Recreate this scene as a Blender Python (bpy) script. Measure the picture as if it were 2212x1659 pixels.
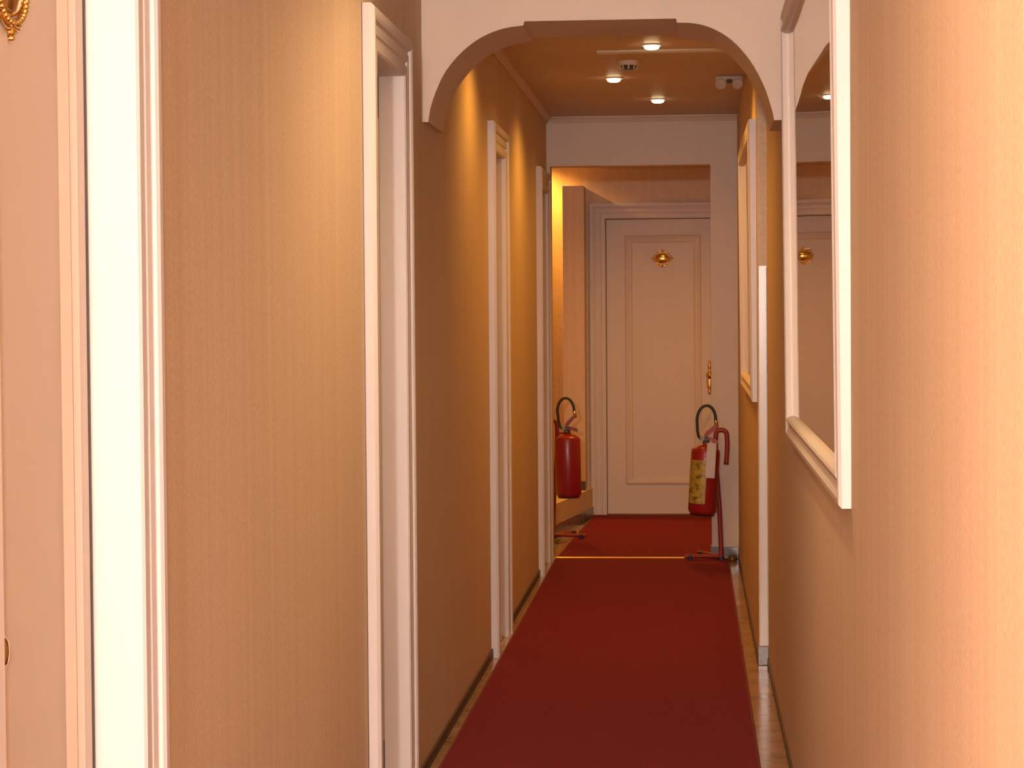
import bpy, bmesh, math, random
from mathutils import Vector, Matrix
random.seed(4)
for o in list(bpy.data.objects): bpy.data.objects.remove(o)
S = bpy.context.scene
COL = S.collection
# ------------------------------------------------------------------ camera
F, W, H = 4800.0, 2212, 1659          # focal length in pixels of the 2212 x 1659 frame
VP, ROLL, CZ = (1495, 675), 0.005, 1.42
d = Vector((VP[0]-W/2, -(VP[1]-H/2), -F)).normalized()
u = Vector((-math.sin(ROLL), math.cos(ROLL), 0)); u = (u-d*u.dot(d)).normalized()
r = d.cross(u)
cam = bpy.data.cameras.new('camera'); camo = bpy.data.objects.new('camera', cam); COL.objects.link(camo)
cam.sensor_width = 36; cam.lens = F/W*36; cam.clip_start = .05
camo.matrix_world = Matrix.Translation((0, 0, CZ)) @ Matrix((r, d, u)).to_4x4()
S.camera = camo
# ------------------------------------------------------------------ world, flash, exposure
wd = bpy.data.worlds.new('world'); S.world = wd; wd.use_nodes = True
wd.node_tree.nodes['Background'].inputs[0].default_value = (.02, .015, .01, 1)
wd.node_tree.nodes['Background'].inputs[1].default_value = .3
fl = bpy.data.lights.new('camera_flash', 'POINT'); fl.energy = 185; fl.color = (1, .97, .97); fl.shadow_soft_size = .02
flo = bpy.data.objects.new('camera_flash', fl); COL.objects.link(flo); flo.location = (-.03, -.03, 1.48)
FILL_W = 740                           # unseen fill lamp added behind the viewer (see fill_globe_lamp)
WARM = (1, .465, .070)
LAMP_W = 42
S.view_settings.view_transform = 'Standard'; S.view_settings.look = 'None'
S.view_settings.gamma = 1; S.view_settings.use_curve_mapping = False
S.view_settings.exposure = 0.0
# ------------------------------------------------------------------ material helpers
def newmat(name, col, rough=.5, metal=0., spec=.5):
    m = bpy.data.materials.new(name); m.use_nodes = True
    b = m.node_tree.nodes['Principled BSDF']
    b.inputs['Base Color'].default_value = (*col, 1); b.inputs['Roughness'].default_value = rough
    b.inputs['Metallic'].default_value = metal; b.inputs['Specular IOR Level'].default_value = spec
    return m, m.node_tree, b
def nd(nt, typ, **kw):
    n = nt.nodes.new(typ)
    for k, v in kw.items(): setattr(n, k, v)
    return n
def mapped(nt, scale, rot=(0, 0, 0)):
    g = nd(nt, 'ShaderNodeNewGeometry'); mp = nd(nt, 'ShaderNodeMapping')
    mp.inputs['Scale'].default_value = scale; mp.inputs['Rotation'].default_value = rot
    nt.links.new(g.outputs['Position'], mp.inputs['Vector']); return mp.outputs[0]
def noise(nt, vec, scale, detail=3, rough=.55):
    n = nd(nt, 'ShaderNodeTexNoise'); n.inputs['Scale'].default_value = scale
    n.inputs['Detail'].default_value = detail; n.inputs['Roughness'].default_value = rough
    nt.links.new(vec, n.inputs['Vector']); return n.outputs['Fac']
def ramp(nt, fac, stops):
    n = nd(nt, 'ShaderNodeValToRGB'); e = n.color_ramp.elements
    while len(e) < len(stops): e.new(.5)
    for k, (p, c) in enumerate(stops): e[k].position = p; e[k].color = (*c, 1)
    nt.links.new(fac, n.inputs[0]); return n.outputs[0]
def mix(nt, fac, a, b, mode='MIX'):
    n = nd(nt, 'ShaderNodeMix', data_type='RGBA', blend_type=mode)
    for sock, v in ((n.inputs[0], fac), (n.inputs[6], a), (n.inputs[7], b)):
        if isinstance(v, (int, float)): sock.default_value = v
        elif isinstance(v, tuple): sock.default_value = (*v, 1)
        else: nt.links.new(v, sock)
    return n.outputs[2]
def math_n(nt, op, a, b=0., c=None, clamp=False):
    n = nd(nt, 'ShaderNodeMath', operation=op, use_clamp=clamp)
    for i, v in enumerate((a, b, c)):
        if v is None: continue
        if isinstance(v, (int, float)): n.inputs[i].default_value = v
        else: nt.links.new(v, n.inputs[i])
    return n.outputs[0]
def bump(nt, b, h, strength, dist):
    n = nd(nt, 'ShaderNodeBump'); n.inputs['Strength'].default_value = strength; n.inputs['Distance'].default_value = dist
    nt.links.new(h, n.inputs['Height']); nt.links.new(n.outputs[0], b.inputs['Normal'])
# silk wallpaper: fine vertical slubs and a grainy sparkle
def wallpaper(name, col, dark, scratch=None):
    m, nt, b = newmat(name, col, .48, 0, .12)
    v1 = noise(nt, mapped(nt, (26, 26, .35)), 1.0, 5, .6)
    v2 = noise(nt, mapped(nt, (320, 320, 30)), 1.0, 2)
    v3 = noise(nt, mapped(nt, (3, 3, .8)), 1.0, 2)
    c = ramp(nt, v1, [(.25, dark), (.72, col)])
    c = mix(nt, math_n(nt, 'MULTIPLY', v2, .35), c, tuple(min(1, x*1.35) for x in col))
    c = mix(nt, math_n(nt, 'MULTIPLY', v3, .18), c, tuple(x*.7 for x in col))
    v4 = noise(nt, mapped(nt, (150, 150, 110)), 1.0, 3)
    c = mix(nt, .35, c, ramp(nt, v4, [(.30, (.30, .30, .30)), (.70, (.70, .70, .70))]), 'OVERLAY')
    if scratch:
        sp = nd(nt, 'ShaderNodeSeparateXYZ'); nt.links.new(nd(nt, 'ShaderNodeNewGeometry').outputs['Position'], sp.inputs[0])
        wob = noise(nt, mapped(nt, (0, 0, 14)), 1.0, 2)
        for (y0, z0, z1, slope, wid) in scratch:
            yc = math_n(nt, 'ADD', y0, math_n(nt, 'MULTIPLY', math_n(nt, 'SUBTRACT', z1, sp.outputs[2]), slope))
            yc = math_n(nt, 'ADD', yc, math_n(nt, 'MULTIPLY', wob, .03))
            dy = math_n(nt, 'ABSOLUTE', math_n(nt, 'SUBTRACT', sp.outputs[1], yc))
            k = math_n(nt, 'LESS_THAN', dy, wid)
            k = math_n(nt, 'MULTIPLY', k, math_n(nt, 'GREATER_THAN', sp.outputs[2], z0))
            k = math_n(nt, 'MULTIPLY', k, math_n(nt, 'LESS_THAN', sp.outputs[2], z1))
            k = math_n(nt, 'MULTIPLY', k, math_n(nt, 'MULTIPLY', noise(nt, mapped(nt, (0, 9, 26)), 1.0, 2), 1.7, None, True))
            c = mix(nt, k, c, (.75, .6, .45))
    nt.links.new(c, b.inputs['Base Color'])
    bump(nt, b, math_n(nt, 'ADD', v2, v1), .15, .002)
    nt.links.new(math_n(nt, 'MULTIPLY_ADD', v2, .25, .50), b.inputs['Roughness'])
    return m
M = {}
M['paper'] = wallpaper('gold_silk_wallpaper', (.66, .505, .36), (.57, .42, .28),
    [(7.52, .19, .545, .20, .006), (7.77, .17, .515, .26, .005), (9.25, .27, .47, .10, .015)])
def paint(name, col, rough=.4, var=.06, spec=.5):
    m, nt, b = newmat(name, col, rough, 0, spec)
    n = noise(nt, mapped(nt, (6, 6, 2)), 1.0, 4)
    n2 = noise(nt, mapped(nt, (150, 150, 150)), 1.0, 2)
    c = ramp(nt, n, [(.3, tuple(x*(1-var) for x in col)), (.7, col)])
    nt.links.new(c, b.inputs['Base Color']); bump(nt, b, n2, .12, .001)
    return m
M['plaster'] = paint('cream_plaster', (.66, .52, .40), .5)
M['ceiling'] = paint('ceiling_paint', (.60, .46, .34), .5)
M['white'] = paint('ivory_lacquer', (.66, .59, .56), .45, .03, .22)
M['leaf'] = paint('ivory_door_lacquer', (.66, .55, .46), .42, .04, .35)
M['frame'] = paint('white_mirror_frame_lacquer', (.72, .64, .58), .4, .03, .35)
M['plastic'] = paint('white_plastic', (.75, .74, .72), .35, .02)
M['guard'] = paint('pale_corner_guard_plastic', (.72, .66, .60), .2, .02)
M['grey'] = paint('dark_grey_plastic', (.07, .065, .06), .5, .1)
M['rubber'] = paint('black_rubber', (.02, .02, .02), .45, .1)
M['caps'] = paint('blue_black_rubber_cap', (.02, .025, .05), .45, .1)
M['brownrubber'] = paint('brown_rubber', (.10, .05, .03), .3, .1)
M['tag'] = paint('white_paper_tag', (.62, .56, .55), .6, .1)
def marble(name, c1, c2, rough, sc=7):
    m, nt, b = newmat(name, c1, rough, 0, .6)
    n = noise(nt, mapped(nt, (sc, sc, sc)), 1.0, 8, .65)
    n2 = noise(nt, mapped(nt, (sc*5, sc*5, sc*5)), 1.0, 5, .6)
    c = ramp(nt, n, [(.32, c2), (.5, c1), (.68, tuple(x*1.25 for x in c1))])
    c = mix(nt, math_n(nt, 'MULTIPLY', n2, .35), c, c2)
    nt.links.new(c, b.inputs['Base Color']); return m
M['tile'] = marble('warm_marble_tile', (.42, .26, .15), (.26, .14, .07), .16)
M['grout'] = marble('dark_grout', (.16, .10, .07), (.10, .06, .04), .6)
M['skirt'] = marble('brown_marble_skirting', (.075, .040, .022), (.03, .014, .008), .45, 12)
M['greymarble'] = marble('grey_marble_skirting', (.20, .18, .18), (.07, .06, .06), .22, 14)
def carpetmat():
    m, nt, b = newmat('red_carpet', (.16, .012, .014), .95, 0, .12)
    n = noise(nt, mapped(nt, (420, 420, 420)), 1.0, 2)
    n2 = noise(nt, mapped(nt, (2.2, .9, 1)), 1.0, 4)
    c = ramp(nt, n, [(.3, (.135, .008, .010)), (.7, (.235, .022, .022))])
    c = mix(nt, math_n(nt, 'MULTIPLY', n2, .45), c, (.15, .008, .012))
    nt.links.new(c, b.inputs['Base Color']); bump(nt, b, n, .6, .004)
    b.inputs['Sheen Weight'].default_value = .15; b.inputs['Sheen Tint'].default_value = (.6, .2, .2, 1)
    return m
M['carpet'] = carpetmat()
M['binding'] = paint('red_carpet_binding', (.20, .025, .025), .8, .1)
M['brass'] = newmat('polished_brass', (.78, .52, .16), .16, 1)[0]
M['brassdull'] = newmat('worn_brass_strip', (.74, .46, .16), .34, 1)[0]
M['steel'] = newmat('valve_metal', (.16, .13, .10), .5, .8)[0]
def redpaint(name, col, rough):
    m, nt, b = newmat(name, col, rough, 0, .5)
    n = noise(nt, mapped(nt, (30, 30, 30)), 1.0, 3)
    nt.links.new(ramp(nt, n, [(.3, tuple(x*.88 for x in col)), (.7, col)]), b.inputs['Base Color'])
    b.inputs['Coat Weight'].default_value = .1; return m
M['red'] = redpaint('fire_red_enamel', (.32, .010, .012), .36)
M['redtube'] = redpaint('red_tube_enamel', (.30, .022, .012), .5)
def yellowlabel():
    m, nt, b = newmat('yellow_instruction_label', (.42, .30, .03), .5)
    n = noise(nt, mapped(nt, (30, 30, 45)), 1.0, 2)
    c = ramp(nt, n, [(.36, (.16, .10, .02)), (.46, (.40, .27, .03)), (.7, (.50, .36, .06))])
    nt.links.new(c, b.inputs['Base Color']); return m
M['label'] = yellowlabel()
def mirrormat():
    m, nt, b = newmat('old_mirror_silver', (.80, .66, .44), .015, 1)
    n = noise(nt, mapped(nt, (1.2, 1.6, 2.4)), 1.0, 1)
    bump(nt, b, n, .25, .004); return m
M['mirror'] = mirrormat()
def glowmat():
    m, nt, b = newmat('lit_lamp_lens', (1, .9, .7), .4)
    b.inputs['Emission Color'].default_value = (1, .80, .42, 1); b.inputs['Emission Strength'].default_value = 14
    return m
M['glow'] = glowmat()
# ------------------------------------------------------------------ mesh helpers
ORG = {}
class MB:
    def __init__(s): s.v = []; s.f = []
    def add(s, vs, fs):
        k = len(s.v); s.v += [tuple(p) for p in vs]; s.f += [tuple(i+k for i in f) for f in fs]; return s
    def box(s, a, b):
        (x0, y0, z0), (x1, y1, z1) = a, b
        x0, x1 = sorted((x0, x1)); y0, y1 = sorted((y0, y1)); z0, z1 = sorted((z0, z1))
        return s.add([(x0,y0,z0),(x1,y0,z0),(x1,y1,z0),(x0,y1,z0),(x0,y0,z1),(x1,y0,z1),(x1,y1,z1),(x0,y1,z1)],
            [(0,3,2,1),(4,5,6,7),(0,1,5,4),(1,2,6,5),(2,3,7,6),(3,0,4,7)])
    def loft(s, loops, closed=True, caps=True):
        n = len(loops[0]); vs = [p for l in loops for p in l]; fs = []
        for j in range(len(loops)-1):
            for i in range(n if closed else n-1):
                i2 = (i+1) % n
                fs.append((j*n+i, j*n+i2, (j+1)*n+i2, (j+1)*n+i))
        if caps: fs += [tuple(range(n-1, -1, -1)), tuple((len(loops)-1)*n+i for i in range(n))]
        return s.add(vs, fs)
    def tube(s, pts, rad, n=12):
        pts = [Vector(p) for p in pts]; loops = []
        up = None
        for i, p in enumerate(pts):
            t = (pts[min(i+1, len(pts)-1)]-pts[max(i-1, 0)]).normalized()
            if up is None:
                up = t.cross(Vector((0.13, 1, .21))).normalized()
            up = (up-t*up.dot(t)).normalized(); w = t.cross(up)
            rr = rad[i] if isinstance(rad, (list, tuple)) else rad
            loops.append([p+up*math.cos(a)*rr+w*math.sin(a)*rr for a in [2*math.pi*k/n for k in range(n)]])
        return s.loft(loops)
    def lathe(s, prof, c=(0, 0, 0), n=24, axis='z', sx=1, sy=1):
        loops = []
        for (rr, z) in prof:
            l = []
            for k in range(n):
                a = 2*math.pi*k/n; p = (rr*math.cos(a)*sx, rr*math.sin(a)*sy, z)
                if axis == 'y': p = (p[0], -p[2], p[1])
                if axis == 'x': p = (p[2], p[0], p[1])
                l.append((p[0]+c[0], p[1]+c[1], p[2]+c[2]))
            loops.append(l)
        return s.loft(loops)
    def prism(s, poly, lo, hi, ax='z'):
        def P(p, h): return {'z': (p[0], p[1], h), 'y': (p[0], h, p[1]), 'x': (h, p[0], p[1])}[ax]
        n = len(poly)
        return s.add([P(p, lo) for p in poly]+[P(p, hi) for p in poly],
            [tuple(range(n-1, -1, -1)), tuple(range(n, 2*n))]+[(i, (i+1) % n, n+(i+1) % n, n+i) for i in range(n)])
    def xf(s, fn): s.v = [tuple(fn(*p)) for p in s.v]; return s
def obj(name, mb, mat, parent=None, local=False, smooth=None, bevel=0):
    o0 = Vector(ORG.get(parent.name, (0, 0, 0))) if (parent and not local) else Vector((0, 0, 0))
    me = bpy.data.meshes.new(name)
    me.from_pydata([tuple(Vector(p)-o0) for p in mb.v], [], mb.f)
    bm = bmesh.new(); bm.from_mesh(me); bmesh.ops.recalc_face_normals(bm, faces=bm.faces); bm.to_mesh(me); bm.free()
    if smooth:
        for p in me.polygons: p.use_smooth = True
        me.set_sharp_from_angle(angle=math.radians(smooth))
    me.materials.append(M[mat] if isinstance(mat, str) else mat)
    o = bpy.data.objects.new(name, me); COL.objects.link(o)
    if parent: o.parent = parent; ORG[o.name] = tuple(o0)
    if bevel:
        b = o.modifiers.new('bevel', 'BEVEL'); b.width = bevel; b.segments = 2; b.limit_method = 'ANGLE'
    return o
def empty(name, loc=(0, 0, 0), rz=0):
    o = bpy.data.objects.new(name, None); COL.objects.link(o); o.location = loc; o.rotation_euler = (0, 0, rz)
    o.empty_display_size = .05; ORG[o.name] = tuple(loc); return o
def tag(o, label, cat, group=None):
    o['label'] = label; o['category'] = cat
    if group: o['group'] = group
    return o
def struct(o, label, cat):
    o['kind'] = 'structure'; o['label'] = label; o['category'] = cat; return o
# ------------------------------------------------------------------ dimensions (metres)
XL, XR, XF = -.833, .300, .262        # left wall, near right wall, far right wall
YB, YJ, YP, YE = -2.9, 8.95, 12.82, 15.55   # back, wall jog, partition, end wall
PT = .15                              # partition thickness
ZC, ZD, CW = 2.55, 2.098, .115         # ceiling, door opening top, casing width
DOORS = [(2.555, 3.222), (5.735, 6.30), (9.222, 9.71), (12.065, 12.60)]   # openings in the left wall
# ------------------------------------------------------------------ room shell
fl_ = obj('floor', MB().box((-1.7, YB, -.12), (1.0, YE+.3, -.004)), 'grout')
struct(fl_, 'warm brown marble floor showing beside the red runner', 'floor')
def tile(x0, x1, y0, y1):
    g = .0015
    m = MB().box((x0+g, y0+g, -.02), (x1-g, y1-g, 0))
    return obj('tile', m, 'tile', fl_, bevel=0)
for k in range(31):
    y = 5.4+k*.305
    for side, (x0, x1) in enumerate(((XL, XL+.305), (0.0, .305))):
        if y+.305 > YP+PT and side == 0: x0, x1 = -.83, -.525
        tile(x0, x1, y, y+.305)
wl = MB(); T = .16; prev = YB
for (a, b) in DOORS:
    wl.box((XL-T, prev, 0), (XL, a-.02, ZC)); wl.box((XL-T, a-.02, ZD+.02), (XL, b+.02, ZC)); prev = b+.02
wl.box((XL-T, prev, 0), (XL, YP+PT, ZC))
wall_left = obj('wall_left', wl, 'paper'); struct(wall_left, 'long left wall in golden silk wallpaper with four doorways', 'wall')
wr = MB().box((XR, YB, 0), (XR+.16, YJ, ZC)).box((XF, YJ, 0), (XR+.16, YP, ZC))
struct(obj('wall_right', wr, 'paper'), 'right wall in golden silk wallpaper carrying the mirrors', 'wall')
struct(obj('ceiling', MB().box((-1.7, YB, ZC), (1.0, YE+.3, ZC+.1)), 'ceiling'), 'warm toned painted corridor ceiling', 'ceiling')
struct(obj('wall_back', MB().box((XL-T, YB-.1, 0), (XR+.16, YB, ZC)), 'paper'), 'wall behind the viewer closing the corridor', 'wall')
# arch: two quarter curves and a shallow raised straight middle
ap = [(-.814, 2.018), (-.810, 2.045), (-.803, 2.075), (-.784, 2.125), (-.755, 2.179), (-.704, 2.236), (-.646, 2.277), (-.581, 2.302), (-.516, 2.311),
      (-.512, 2.324), (-.045, 2.324), (-.042, 2.311), (.012, 2.308), (.068, 2.291), (.125, 2.255), (.181, 2.192), (.223, 2.114), (.246, 2.045), (.254, 2.008)]
def sm(seg):      # round the curve by Catmull-Rom
    out = []
    for i in range(len(seg)-1):
        p0, p1, p2, p3 = [Vector(seg[min(max(i+j, 0), len(seg)-1)]) for j in (-1, 0, 1, 2)]
        for t in (0, .25, .5, .75):
            out.append(tuple(.5*((2*p1)+(p2-p0)*t+(2*p0-5*p1+4*p2-p3)*t*t+(3*p1-p0-3*p2+p3)*t**3)))
    return out+[seg[-1]]
AY0, AY1 = 6.885, 7.30
cl, cr = sm(ap[:9]), sm(ap[11:])
am = MB()
lower = [(XL, 2.018)]+cl+[ap[9], ap[10]]+cr+[(XR, 2.008)]
n = len(lower)
vs = []
for y in (AY0, AY1): vs += [(p[0], y, p[1]) for p in lower]+[(p[0], y, ZC) for p in lower]
fs = []
for i in range(n-1):
    fs += [(i, i+1, n+i+1, n+i), (2*n+i, 3*n+i, 3*n+i+1, 2*n+i+1), (i, 2*n+i, 2*n+i+1, i+1)]
am.add(vs, fs)
struct(obj('wall_arch', am, 'plaster', smooth=25), 'cream plaster arch with rounded shoulders spanning the corridor', 'arch')
# partition with an opening, vestibule walls, end wall
pm = MB().box((XL, YP, 2.268), (XR+.6, YP+PT, ZC)).box((.108, YP, 0), (XR+.6, YP+PT, 2.268)).box((XL, YP, 0), (-.812, YP+PT, 2.268))
struct(obj('wall_partition', pm, 'plaster'), 'plain cream partition and lintel framing the opening to the end door', 'wall')
LF, RF = -.601, .187                   # end door opening
em = MB().box((-1.7, YE, 0), (LF-.02, YE+.2, ZC)).box((RF+.02, YE, 0), (1.0, YE+.2, ZC)).box((LF-.02, YE, 2.098), (RF+.02, YE+.2, ZC))
struct(obj('wall_end', em, 'paper'), 'end wall around the far door', 'wall')
struct(obj('wall_side_left', MB().box((-1.7, YP, 0), (-1.55, YE, ZC)).box((-1.7, YP, 0), (XL-T, YP+PT, ZC)), 'paper'), 'side wall of the small landing left of the end door', 'wall')
struct(obj('wall_side_right', MB().box((.85, YP+PT, 0), (1.0, YE, ZC)), 'paper'), 'side wall hidden right of the end door', 'wall')
struct(obj('wall_pier', MB().box((-.884, 15.28, .2), (-.737, YE, 2.295)), 'paper'), 'boxed wall pier beside the end door, lower than the ceiling', 'pier')
struct(obj('floor_landing', MB().prism([(-.70, YE), (-.70, 15.45), (-.892, 14.06), (-.965, 13.5), (-1.55, 13.5), (-1.55, YE)], 0, .2), 'paper'),
       'low raised landing beside the left fire extinguisher', 'landing')
# skirtings
def skirt(name, parts, mat, label):
    m = MB()
    for a, b in parts: m.box(a, b)
    struct(obj(name, m, mat, bevel=.002), label, 'skirting')
gaps = []; prev = YB
for (a, b) in DOORS:
    gaps.append((prev, a-CW)); prev = b+CW
gaps.append((prev, YP))
skirt('baseboard_left', [((XL, a, 0), (XL+.008, b, .038)) for a, b in gaps if b-a > .02], 'skirt', 'low dark marble skirting along the left wall')
skirt('baseboard_right', [((XR-.006, YB, 0), (XR, YJ-.012, .03)), ((XF-.006, YJ, 0), (XF, YP-.012, .03))], 'skirt', 'low dark marble skirting along the right wall')
skirt('baseboard_corner', [((XF-.004, YJ-.012, 0), (XR, YJ, .077))], 'greymarble', 'grey marble skirting block under the pale corner guard')
skirt('baseboard_partition', [((.104, YP-.012, 0), (XF, YP, .07)), ((.100, YP-.012, 0), (.108, YP+PT, .07))], 'greymarble', 'grey marble skirting at the foot of the partition jamb')
skirt('baseboard_pier', [((-.888, 15.268, .2), (-.737, 15.28, .262))], 'skirt', 'dark marble skirting around the pier base')
bl = MB(); 
for (p, q) in (((-.892, 14.06), (-.70, 15.45)), ((-.965, 13.5), (-.892, 14.06))):
    a, b = Vector((*p, 0)), Vector((*q, 0)); nrm = Vector(((b-a).y, -(b-a).x, 0)).normalized()*.01
    bl.prism([tuple(a)[:2], tuple(b)[:2], tuple(b+nrm)[:2], tuple(a+nrm)[:2]], 0, .07)
struct(obj('baseboard_landing', bl, 'greymarble'), 'marble skirting along the slanted edge of the low landing', 'skirting')
# cornices
def cornice(name, a, b, nx, ny, label):
    prof = [(0, 0), (0, -.035), (.008, -.035), (.012, -.026), (.024, -.010), (.032, -.008), (.032, 0)]
    m = MB().loft([[(p[0]+nx*q[0], p[1]+ny*q[0], ZC+q[1]) for q in prof] for p in (a, b)])
    struct(obj(name, m, 'plaster', smooth=35), label, 'cornice')
cornice('trim_1', (XL, AY1), (XL, YP), 1, 0, 'slim plaster cornice along the left wall beyond the arch')
cornice('trim_2', (XL+.03, YP), (XF, YP), 0, -1, 'slim plaster cornice over the partition lintel')
cornice('trim_3', (XL, YB), (XL, AY0), 1, 0, 'slim plaster cornice along the left wall before the arch')
# ------------------------------------------------------------------ doors
CASE = [(0, 0), (0, .020), (.006, .024), (.030, .024), (.034, .018), (.042, .018), (.046, .023), (.064, .025), (.070, .021), (.076, .021), (.080, .029), (.088, .033), (.106, .033), (.112, .028), (CW, .024), (CW, 0)]
PAN = [(0, 0), (0, .004), (.006, .008), (.014, .009), (.020, .007), (.026, .005), (.036, .006), (.042, .004), (.050, .0015), (.054, 0)]
def plaque(Pm, s, z, par):
    c = (0, 0, 0)
    m = MB().lathe([(.001, .012), (.022, .011), (.042, .008), (.052, .004), (.054, 0)], n=32, axis='y', sx=1, sy=.66)
    def place(mb): return mb.xf(lambda x, y, zz: Pm(s+x, -.056-y*1.0+.001, z+zz))
    pl = obj('number_plaque', place(m), 'brass', par, smooth=50)
    pl['label'] = 'oval polished brass number plaque'
    rim = MB()
    for k in range(36):
        a = 2*math.pi*k/36
        rim.lathe([(.0005, .011), (.0035, .009), (.0048, .005), (.0035, .001)], c=(.062*math.cos(a), 0, .043*math.sin(a)), n=8, axis='y')
    pts = [(.062*math.cos(a), -.003, .043*math.sin(a)) for a in [2*math.pi*k/48 for k in range(49)]]
    rim.tube(pts, .0045, 8)
    obj('beaded_rim', place(rim), 'brass', pl, smooth=50)
    fin = MB()
    for sg in (1, -1):      # crest and pendant
        fin.lathe([(.0005, .010), (.006, .008), (.008, .003), (.006, 0)], c=(0, 0, sg*.054), n=12, axis='y')
        fin.lathe([(.0005, .009), (.0045, .006), (.005, 0)], c=(-.012, 0, sg*.051), n=10, axis='y')
        fin.lathe([(.0005, .009), (.0045, .006), (.005, 0)], c=(.012, 0, sg*.051), n=10, axis='y')
        fin.lathe([(.0005, .009), (.0035, .006), (.004, 0)], c=(0, 0, sg*.0635), n=10, axis='y')
        fin.lathe([(.0005, .009), (.006, .006), (.007, 0)], c=(sg*.070, 0, 0), n=10, axis='y')
        for q in (-1, 1):
            fin.tube([(q*.008, -.004, sg*.048), (q*.020, -.005, sg*.050), (q*.030, -.005, sg*.046), (q*.036, -.004, sg*.040)], .004, 8)
    obj('scroll_ornament', place(fin), 'brass', pl, smooth=50)
def knob_set(Pm, s, z, par, plate=True):
    def place(mb): return mb.xf(lambda x, y, zz: Pm(s+x, -.056-y, z+zz))
    pm_ = MB()
    for cz, rx, rz_, hh in ((.0, .021, .085, .009), (.095, .013, .026, .008), (-.085, .013, .022, .008), (.125, .007, .012, .006)):
        pm_.lathe([(.01, hh), (.45, hh*.92), (.75, hh*.68), (.93, hh*.32), (1.0, 0)], c=(0, 0, cz), n=20, axis='y', sx=rx, sy=rz_)
    hp = obj('handle_plate', place(pm_), 'brassdull', par, smooth=50)
    kn = MB().lathe([(.011, 0), (.009, .01), (.008, .022), (.014, .028), (.023, .035), (.026, .044), (.023, .053), (.014, .060), (.001, .062)], c=(0, 0, .03), n=24, axis='y')
    obj('door_knob', place(kn), 'brass', hp, smooth=50)
    ky = MB().lathe([(.007, 0), (.007, .008), (.001, .009)], c=(0, 0, -.05), n=12, axis='y')
    obj('keyhole_cover', place(ky), 'brass', hp, smooth=50)
def door(name, base, Pm, Wd, label, plq=None, knob=None, rails=(.09, .09, .12, .21), ZD=ZD, gap=.007, relief=1.8):
    e = empty(name, base); struct(e, label, 'door')
    def prof(o): return [(uu, tt) for uu, tt in o]
    for (nm, q) in (('casing_leg', 0), ('casing_leg', 1), ('casing_head', 2)):
        if q == 0: loops = [[Pm(-uu, tt, 0) for uu, tt in CASE], [Pm(-uu, tt, ZD+uu) for uu, tt in CASE]]
        elif q == 1: loops = [[Pm(Wd+uu, tt, 0) for uu, tt in CASE], [Pm(Wd+uu, tt, ZD+uu) for uu, tt in CASE]]
        else: loops = [[Pm(-uu, tt, ZD+uu) for uu, tt in CASE], [Pm(Wd+uu, tt, ZD+uu) for uu, tt in CASE]]
        obj(nm, MB().loft(loops), 'white', e, smooth=20)
    def bx(s0, s1, t0, t1, z0, z1):
        p, q = Pm(s0, t0, z0), Pm(s1, t1, z1); return MB().box(p, q)
    obj('jamb', bx(-.02, 0, -.14, 0, 0, ZD+.02), 'white', e); obj('jamb', bx(Wd, Wd+.02, -.14, 0, 0, ZD+.02), 'white', e)
    obj('head_jamb', bx(0, Wd, -.14, 0, ZD, ZD+.02), 'white', e)
    # door leaf with one tall moulded panel
    g = gap
    lf = obj('leaf', bx(g, Wd-g, -.098, -.056, .008, ZD-g), 'leaf', e, bevel=.002)
    l, rr, tp, bt = rails; a0, a1, z0, z1 = l, Wd-rr, bt, ZD-tp
    crn = lambda uu: [(a0+uu, z0+uu), (a1-uu, z0+uu), (a1-uu, z1-uu), (a0+uu, z1-uu)]
    for k in range(4):
        loops = [[Pm(crn(uu)[k][0], -.056+tt*relief, crn(uu)[k][1]) for uu, tt in PAN], [Pm(crn(uu)[(k+1) % 4][0], -.056+tt*relief, crn(uu)[(k+1) % 4][1]) for uu, tt in PAN]]
        obj('panel_moulding', MB().loft(loops), 'leaf', lf, smooth=30)
    if plq: plaque(Pm, plq[0], plq[1], lf)
    if knob: knob_set(Pm, knob[0], knob[1], lf)
    obj('gap_shade', bx(Wd-.006, Wd, -.064, -.054, .006, ZD), 'grey', e)  # dark strip added in place of the shadow line at the leaf gap
    if name == 'door_2':
        obj('joint_gap', bx(-CW-.005, -CW, 0, .002, 0, ZD+CW), 'brownrubber', e)
    # marble sill closing the opening at the floor
    obj('door_sill', bx(0, Wd, -.14, .0, -.003, .006), 'tile', e)
    return e
lab = ['nearest white panelled door on the left with an oval brass plaque', 'white framed doorway on the left just before the arch',
       'white framed doorway on the left just beyond the arch', 'white framed doorway on the left beside the partition']
for k, (a, b) in enumerate(DOORS):
    door('door_%d' % (k+1), (XL, (a+b)/2, 0), (lambda s, t, z, a=a: (XL+t, a+s, z)), b-a, lab[k],
         plq=(.297 if k == 0 else (b-a)/2, 1.848 if k == 0 else 1.815), knob=(.066, .985))
door('door_5', ((LF+RF)/2, YE, 0), (lambda s, t, z: (LF+s, YE-t, z)), RF-LF, 'ivory panelled end door facing down the corridor with a brass plaque',
     plq=((RF-LF)/2, 1.80), knob=(RF-LF-.068, .95), rails=(.133, .123, .115, .215), ZD=2.078, gap=.003, relief=1.0)
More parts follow.
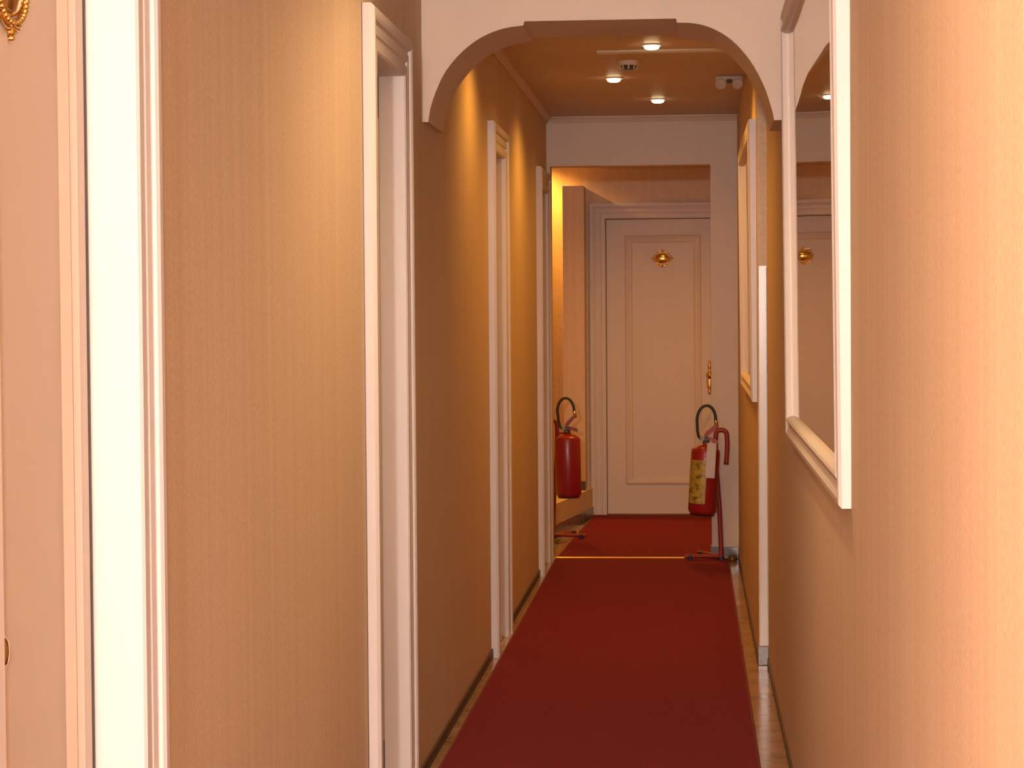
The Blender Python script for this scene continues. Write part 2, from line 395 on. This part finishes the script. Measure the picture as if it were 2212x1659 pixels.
# ------------------------------------------------------------------ carpets and brass strip
def carpet(name, poly, label, edges):
    o = obj(name, MB().prism(poly, .0005, .008), 'carpet', None); tag(o, label, 'carpet')
    for (p, q) in edges:
        obj('edge_binding', MB().tube([(*p, .006), (*q, .006)], .0045, 8), 'binding', o)
carpet('carpet_runner', [(-.793, YB+.05), (.205, YB+.05), (.200, YP-.035), (-.790, YP-.035)], 'long dark red carpet runner down the corridor floor',
       [((-.793, YB+.05), (-.790, YP-.035)), ((.205, YB+.05), (.200, YP-.035))])
carpet('carpet_mat', [(-.785, YP+.005), (.100, YP+.005), (.100, YP+PT+.05), (.20, YP+PT+.05), (.20, YE-.01), (-.690, YE-.01)], 'dark red carpet piece between the brass strip and the end door',
       [((-.785, YP+.005), (-.690, YE-.01))])
st = MB().loft([[(x, YP-.035+yy, zz) for yy, zz in ((0, .0005), (.003, .009), (.012, .0125), (.026, .0125), (.036, .009), (.040, .0005))] for x in (-.80, .205)])
tag(obj('threshold_strip', st, 'brassdull', smooth=40), 'thin brass threshold strip across the red carpet at the partition', 'strip')
# ------------------------------------------------------------------ mirrors on the right wall
FR = [(0, 0), (0, .016), (.006, .022), (.018, .024), (.026, .019), (.040, .015), (.050, .020), (.058, .025), (.064, .022), (.070, .010), (.070, .004)]
def mirror(x, y0, y1, z0, z1, lean, label):
    e = empty('wall_mirror', (x, (y0+y1)/2, z0)); tag(e, label, 'mirror', 'mirrors on the right wall')
    def P(y, t, z): return (x-.0005 if t <= 0 else x-t-.002-(z-z0)*lean, y, z)
    crn = lambda uu: [(y0+uu, z0+uu), (y1-uu, z0+uu), (y1-uu, z1-uu), (y0+uu, z1-uu)]
    for k in range(4):
        loops = [[P(crn(uu)[k][0], tt, crn(uu)[k][1]) for uu, tt in FR], [P(crn(uu)[(k+1) % 4][0], tt, crn(uu)[(k+1) % 4][1]) for uu, tt in FR]]
        obj(('frame_stile', 'frame_rail')[(k+1) % 2], MB().loft(loops), 'frame', e, smooth=30)
    g = MB().add([P(y, t, z) for t in (.0, .005) for y, z in ((y0+.06, z0+.06), (y1-.06, z0+.06), (y1-.06, z1-.06), (y0+.06, z1-.06))],
                 [(0, 3, 2, 1), (4, 5, 6, 7), (0, 1, 5, 4), (1, 2, 6, 5), (2, 3, 7, 6), (3, 0, 4, 7)])
    obj('mirror_glass', g, 'mirror', e)
mirror(XR, 4.25, 6.62, 1.045, 2.30, .009, 'large white framed mirror on the right wall in front of the arch')
mirror(XF, 9.06, 11.0, 1.055, 2.20, .008, 'white framed mirror on the right wall beyond the arch')
# corner guard on the jog of the right wall
cg = MB().prism([(XF+.004, YJ-.006), (XR-.003, YJ-.006), (XR-.003, YJ-.0005), (XF+.004, YJ-.0005)], .079, 1.605)
tag(obj('corner_guard', cg, 'guard', bevel=.001), 'pale plastic corner guard strip on the right wall edge', 'corner guard')
# ------------------------------------------------------------------ ceiling fittings
def downlight(x, y, label, watts=LAMP_W, col=WARM):
    e = empty('ceiling_downlight', (x, y, ZC)); tag(e, label, 'light', 'recessed ceiling downlights')
    obj('trim_ring', MB().lathe([(.030, 0), (.046, 0), (.046, -.003), (.042, -.006), (.034, -.007), (.030, -.005)], (x, y, ZC), 28), 'plastic', e, smooth=40)
    obj('lamp_lens', MB().lathe([(.0325, -.0005), (.0325, -.010), (.030, -.017), (.020, -.021), (.001, -.022)], (x, y, ZC), 24), 'glow', e, smooth=50)
    l = bpy.data.lights.new('lamp_light', 'SPOT'); l.energy = watts; l.color = col; l.spot_size = math.radians(150); l.spot_blend = .8; l.shadow_soft_size = .03
    lo = bpy.data.objects.new('lamp_light', l); COL.objects.link(lo); lo.parent = e; lo.location = (0, 0, -.03)
downlight(-.164, 9.42, 'lit ceiling spotlight nearest the arch, in front of the smoke detector')
downlight(-.369, 10.72, 'lit ceiling spotlight nearest the left wall')
downlight(-.175, 11.82, 'lit ceiling spotlight nearest the partition lintel', LAMP_W*.38)
downlight(-.50, 8.35, 'lit ceiling spotlight hidden just behind the arch', LAMP_W*.62)
NEAR = (1, .66, .34)
downlight(-.38, 5.45, 'ceiling spotlight before the arch, above the picture', 27, NEAR)
downlight(-.08, 5.0, 'unseen fill spotlight added over the large mirror, above the picture', 48, NEAR)  # unseen lamp added to brighten the middle of the side walls
downlight(-.25, 2.4, 'unseen fill spotlight added above the nearest door, above the picture', 13, NEAR)  # another unseen lamp, added as fill for the near walls
downlight(-.25, .6, 'ceiling spotlight nearest the viewer, above the picture', 16, NEAR)
downlight(-1.14, 15.32, 'spotlight over the landing behind the partition', LAMP_W*1.8)
downlight(-.10, 14.0, 'spotlight in front of the end door behind the partition', LAMP_W*2.0)
# unseen globe lamp added behind the viewer as neutral fill for the corridor
e = empty('fill_globe_lamp', (-.26, -2.2, ZC)); tag(e, 'unseen opal globe fill lamp added behind the viewer', 'lamp')
obj('fill_lamp_rose', MB().lathe([(.001, 0), (.05, 0), (.05, -.012), (.03, -.025), (.001, -.026)], (-.26, -2.2, ZC), 24), 'brass', e, smooth=40)
obj('fill_lamp_stem', MB().tube([(-.26, -2.2, ZC-.02), (-.26, -2.2, ZC-.42)], .006, 10), 'brass', e, smooth=60)
obj('fill_lamp_globe', MB().lathe([(.02, .085), (.055, .068), (.08, .035), (.087, 0), (.08, -.035), (.055, -.068), (.02, -.085), (.001, -.087)], (-.26, -2.2, ZC-.50), 28), 'glow', e, smooth=60)
l = bpy.data.lights.new('fill_light', 'POINT'); l.energy = FILL_W; l.color = (.98, .96, .96); l.shadow_soft_size = .08
lo = bpy.data.objects.new('fill_light', l); COL.objects.link(lo); lo.parent = e; lo.location = (0, .0, -.70)
# smoke detector
e = empty('smoke_detector', (-.278, 10.03, ZC)); tag(e, 'small round white smoke detector on the ceiling', 'smoke detector')
c = (-.278, 10.03, ZC)
obj('base', MB().lathe([(.001, 0), (.050, 0), (.050, -.012), (.046, -.020), (.001, -.020)], c, 28), 'plastic', e, smooth=35)
obj('sensor_cage', MB().lathe([(.036, -.019), (.035, -.030), (.030, -.036), (.001, -.038)], c, 24), 'grey', e, smooth=35)
rib = MB()
for k in range(8):
    a = 2*math.pi*k/8
    rib.box((-.003, .031, -.037), (.003, .0375, -.019)); 
    n0 = len(rib.v)-8
    rib.v[n0:] = [(c[0]+x*math.cos(a)-y*math.sin(a), c[1]+x*math.sin(a)+y*math.cos(a), ZC+z) for x, y, z in rib.v[n0:]]
obj('cage_rib', rib, 'plastic', e)
# twin headed emergency lamp in the corner of the ceiling and the right wall
e = empty('emergency_lamp', (.183, 10.74, ZC)); tag(e, 'white twin-headed emergency lamp on the ceiling by the right wall', 'lamp')
obj('housing', MB().box((.118, 10.70, ZC-.030), (.248, 10.78, ZC)), 'plastic', e, bevel=.006)
for k, x in enumerate((.142, .222)):
    h = obj('lamp_head', MB().lathe([(.012, -.015), (.021, -.012), (.024, .0), (.026, .022), (.024, .026), (.001, .020)], (x, 10.71, ZC-.042), 20, 'y'), 'plastic', e, smooth=40)
    obj('lamp_bracket', MB().box((x-.006, 10.705, ZC-.045), (x+.006, 10.72, ZC-.026)), 'plastic', e)
obj('indicator_panel', MB().box((.170, 10.695, ZC-.036), (.196, 10.71, ZC-.018)), 'grey', e)
# cable raceway
rw = MB().loft([[(x, 9.63+dx0+yy, ZC+zz) for yy, zz in ((-.03, 0), (-.03, -.007), (-.024, -.010), (.024, -.010), (.03, -.007), (.03, 0))] for x, dx0 in ((-.404, .01), (.297, -.01))])
tag(obj('cable_raceway', rw, 'plastic', smooth=30), 'thin white cable raceway running across the ceiling', 'raceway')
# ------------------------------------------------------------------ fire extinguishers on cane-handled floor stands
def arc(c, rx, rz, a0, a1, n): return [(c[0]+rx*math.cos(a0+(a1-a0)*k/n), c[1], c[2]+rz*math.sin(a0+(a1-a0)*k/n)) for k in range(n+1)]
def extinguisher(loc, rz, label, tilt, with_label):
    e = empty('fire_extinguisher', loc, rz); e.rotation_euler = (0, tilt, rz)
    tag(e, label, 'fire extinguisher', 'fire extinguishers by the partition opening')
    R = .080
    b = MB().lathe([(.001, .004), (.055, .0), (.070, .006), (R, .024), (R, .358), (.077, .368), (.066, .379), (.042, .388), (.024, .394), (.019, .402), (.001, .403)], n=36)
    body = obj('cylinder', b, 'red', e, True, 40)
    obj('base_ring', MB().lathe([(.060, -.004), (.066, -.004), (.070, .008), (.060, .008)], n=30), 'rubber', body, True, 40)
    v = MB().lathe([(.017, .398), (.020, .402), (.020, .414), (.014, .418), (.014, .440), (.001, .442)], n=20)
    v.box((-.034, -.010, .418), (.030, .010, .440))
    valve = obj('valve', v, 'steel', e, True, 40)
    g = MB().lathe([(.010, .010), (.010, .020), (.008, .022), (.001, .022)], c=(.002, .0, .428), n=18, axis='y')
    obj('pressure_gauge', g, 'grey', valve, True, 40)
    obj('carry_handle', MB().prism([(.008, .438), (.020, .438), (.060, .428), (.066, .420), (.066, .406), (.056, .408), (.022, .418), (.008, .418)], -.011, .011, 'y'), 'redtube', e, True)
    obj('squeeze_lever', MB().prism([(-.006, .440), (.006, .442), (.030, .470), (.052, .494), (.058, .506), (.046, .514), (.024, .494), (-.002, .470), (-.014, .450)], -.011, .011, 'y'), 'redtube', e, True)
    # hose loops up from the valve outlet and comes back down to its clip on the lever
    pts = [(-.030, 0, .428), (-.044, 0, .440), (-.052, .0, .470)]+[(-.006+.052*math.cos(a), .008*math.sin(a), .535+.082*math.sin(a)) for a in [math.pi-k*math.pi/14 for k in range(15)]]+[(.050, .0, .518)]
    hose = obj('hose', MB().tube(pts, .0085, 12), 'rubber', e, True, 60)
    obj('hose_nozzle', MB().tube([(.047, 0, .535), (.052, 0, .515), (.056, 0, .492)], [.010, .011, .007], 12), 'brass', hose, True, 60)
    if with_label:
        # curved label wrapped on the near left of the cylinder
        def wrap(a0, a1, z0, z1, rr, n=12):
            m = MB(); vs = []
            for k in range(n+1):
                a = a0+(a1-a0)*k/n
                for q in (rr, rr+.0006):
                    for z in (z0, z1): vs.append((q*math.cos(a), q*math.sin(a), z))
            fs = []
            for k in range(n):
                i = k*4; fs += [(i+2, i+6, i+7, i+3), (i, i+1, i+5, i+4), (i+1, i+3, i+7, i+5), (i, i+4, i+6, i+2)]
            fs += [(0, 2, 3, 1), (n*4, n*4+1, n*4+3, n*4+2)]
            return m.add(vs, fs)
        l = obj('instruction_label', wrap(math.radians(182), math.radians(278), .065, .310, R+.0004), 'label', body, True, 60)
        l['label'] = 'faded yellow instruction label'
        t = obj('inspection_tag', MB().box((.006, -.089, .215), (.058, -.0875, .412)), 'tag', e, True)
        t['label'] = 'white inspection tag hanging from the valve'
        obj('tag_string', MB().tube([(.03, -.088, .408), (.026, -.05, .432), (.02, -.008, .436)], .0012, 6), 'tag', t, True)
    return e
def stand(loc, sg, label):
    # sg = +1: pole right of its extinguisher, feet reaching left; -1 the mirror image
    e = empty('extinguisher_stand', loc); tag(e, label, 'stand', 'floor stands by the partition opening')
    f = lambda x, y, z: (sg*x, y, z)
    pts = [(.004, 0, .018), (.002, 0, .10), (-.006, 0, .30), (-.020, 0, .50), (-.026, 0, .68), (-.024, 0, .715)]
    pts += [(.006+.032*math.cos(a), 0, .718+.024*math.sin(a)) for a in [math.pi*.8-k*math.pi*.8/8 for k in range(9)]]
    pts += [(.041, 0, .67), (.039, 0, .61), (.034, 0, .552)]
    pts = [f(*p) for p in pts]
    pole = obj('cane_pole', MB().tube(pts, .0135, 14), 'redtube', e, True, 60)
    obj('tube_cap', MB().tube([f(.034, 0, .553), f(.0335, 0, .545)], .0143, 14), 'rubber', pole, True, 60)
    tips = [(-.205, -.030, .022), (-.125, .195, .022)]
    for tx, ty, tz in tips:
        q = obj('foot_bar', MB().tube([f(.004, 0, .022), f(tx*.5, ty*.5, tz), f(tx, ty, tz)], .0115, 12), 'redtube', e, True, 60)
        obj('foot_cap', MB().tube([f(tx*.80, ty*.80, tz-.002), f(tx*.90, ty*.90, tz-.002)], .0145, 12), 'caps', q, True, 60)
        obj('foot_pad', MB().lathe([(.013, -.022), (.014, -.012), (.010, -.004)], f(tx*.85, ty*.85, tz), 14), 'caps', q, True, 50)
    obj('rear_pad', MB().lathe([(.016, .0), (.017, .012), (.012, .024)], f(.004, 0, 0), 14), 'caps', e, True, 50)
    # bracket arm carrying the extinguisher
    br = obj('bracket_arm', MB().tube([f(-.026, -.010, .660), f(-.050, -.04, .664), f(-.085, -.082, .668)], .006, 10), 'redtube', e, True, 60)
    obj('back_plate', MB().box(f(-.020, -.012, .36), f(-.012, .012, .52)), 'redtube', e, True)
    return e
stand((.155, 12.69, .0085), 1, 'red cane-handled floor stand in front of the right jamb')
extinguisher((.050, 12.583, .278), math.radians(0), 'red fire extinguisher with yellow label hanging by the right jamb', math.radians(3.5), True)
sL = stand((-.872, 13.88, .0085), -1, 'red floor stand left of the opening, mostly hidden behind the door frame')
extinguisher((-.770, 13.773, .278), math.radians(0), 'plain red fire extinguisher at the left of the opening behind the partition', math.radians(-1), False)
# dark rounded door stop at the foot of the right jamb
ds = MB().lathe([(.001, .0), (.026, .0), (.030, .006), (.030, .016), (.024, .030), (.012, .038), (.001, .040)], (.222, 12.70, 0), 22)
e = obj('door_stop', ds, 'brownrubber', smooth=50); tag(e, 'small dark brown rounded door stop on the floor by the right jamb', 'door stop')
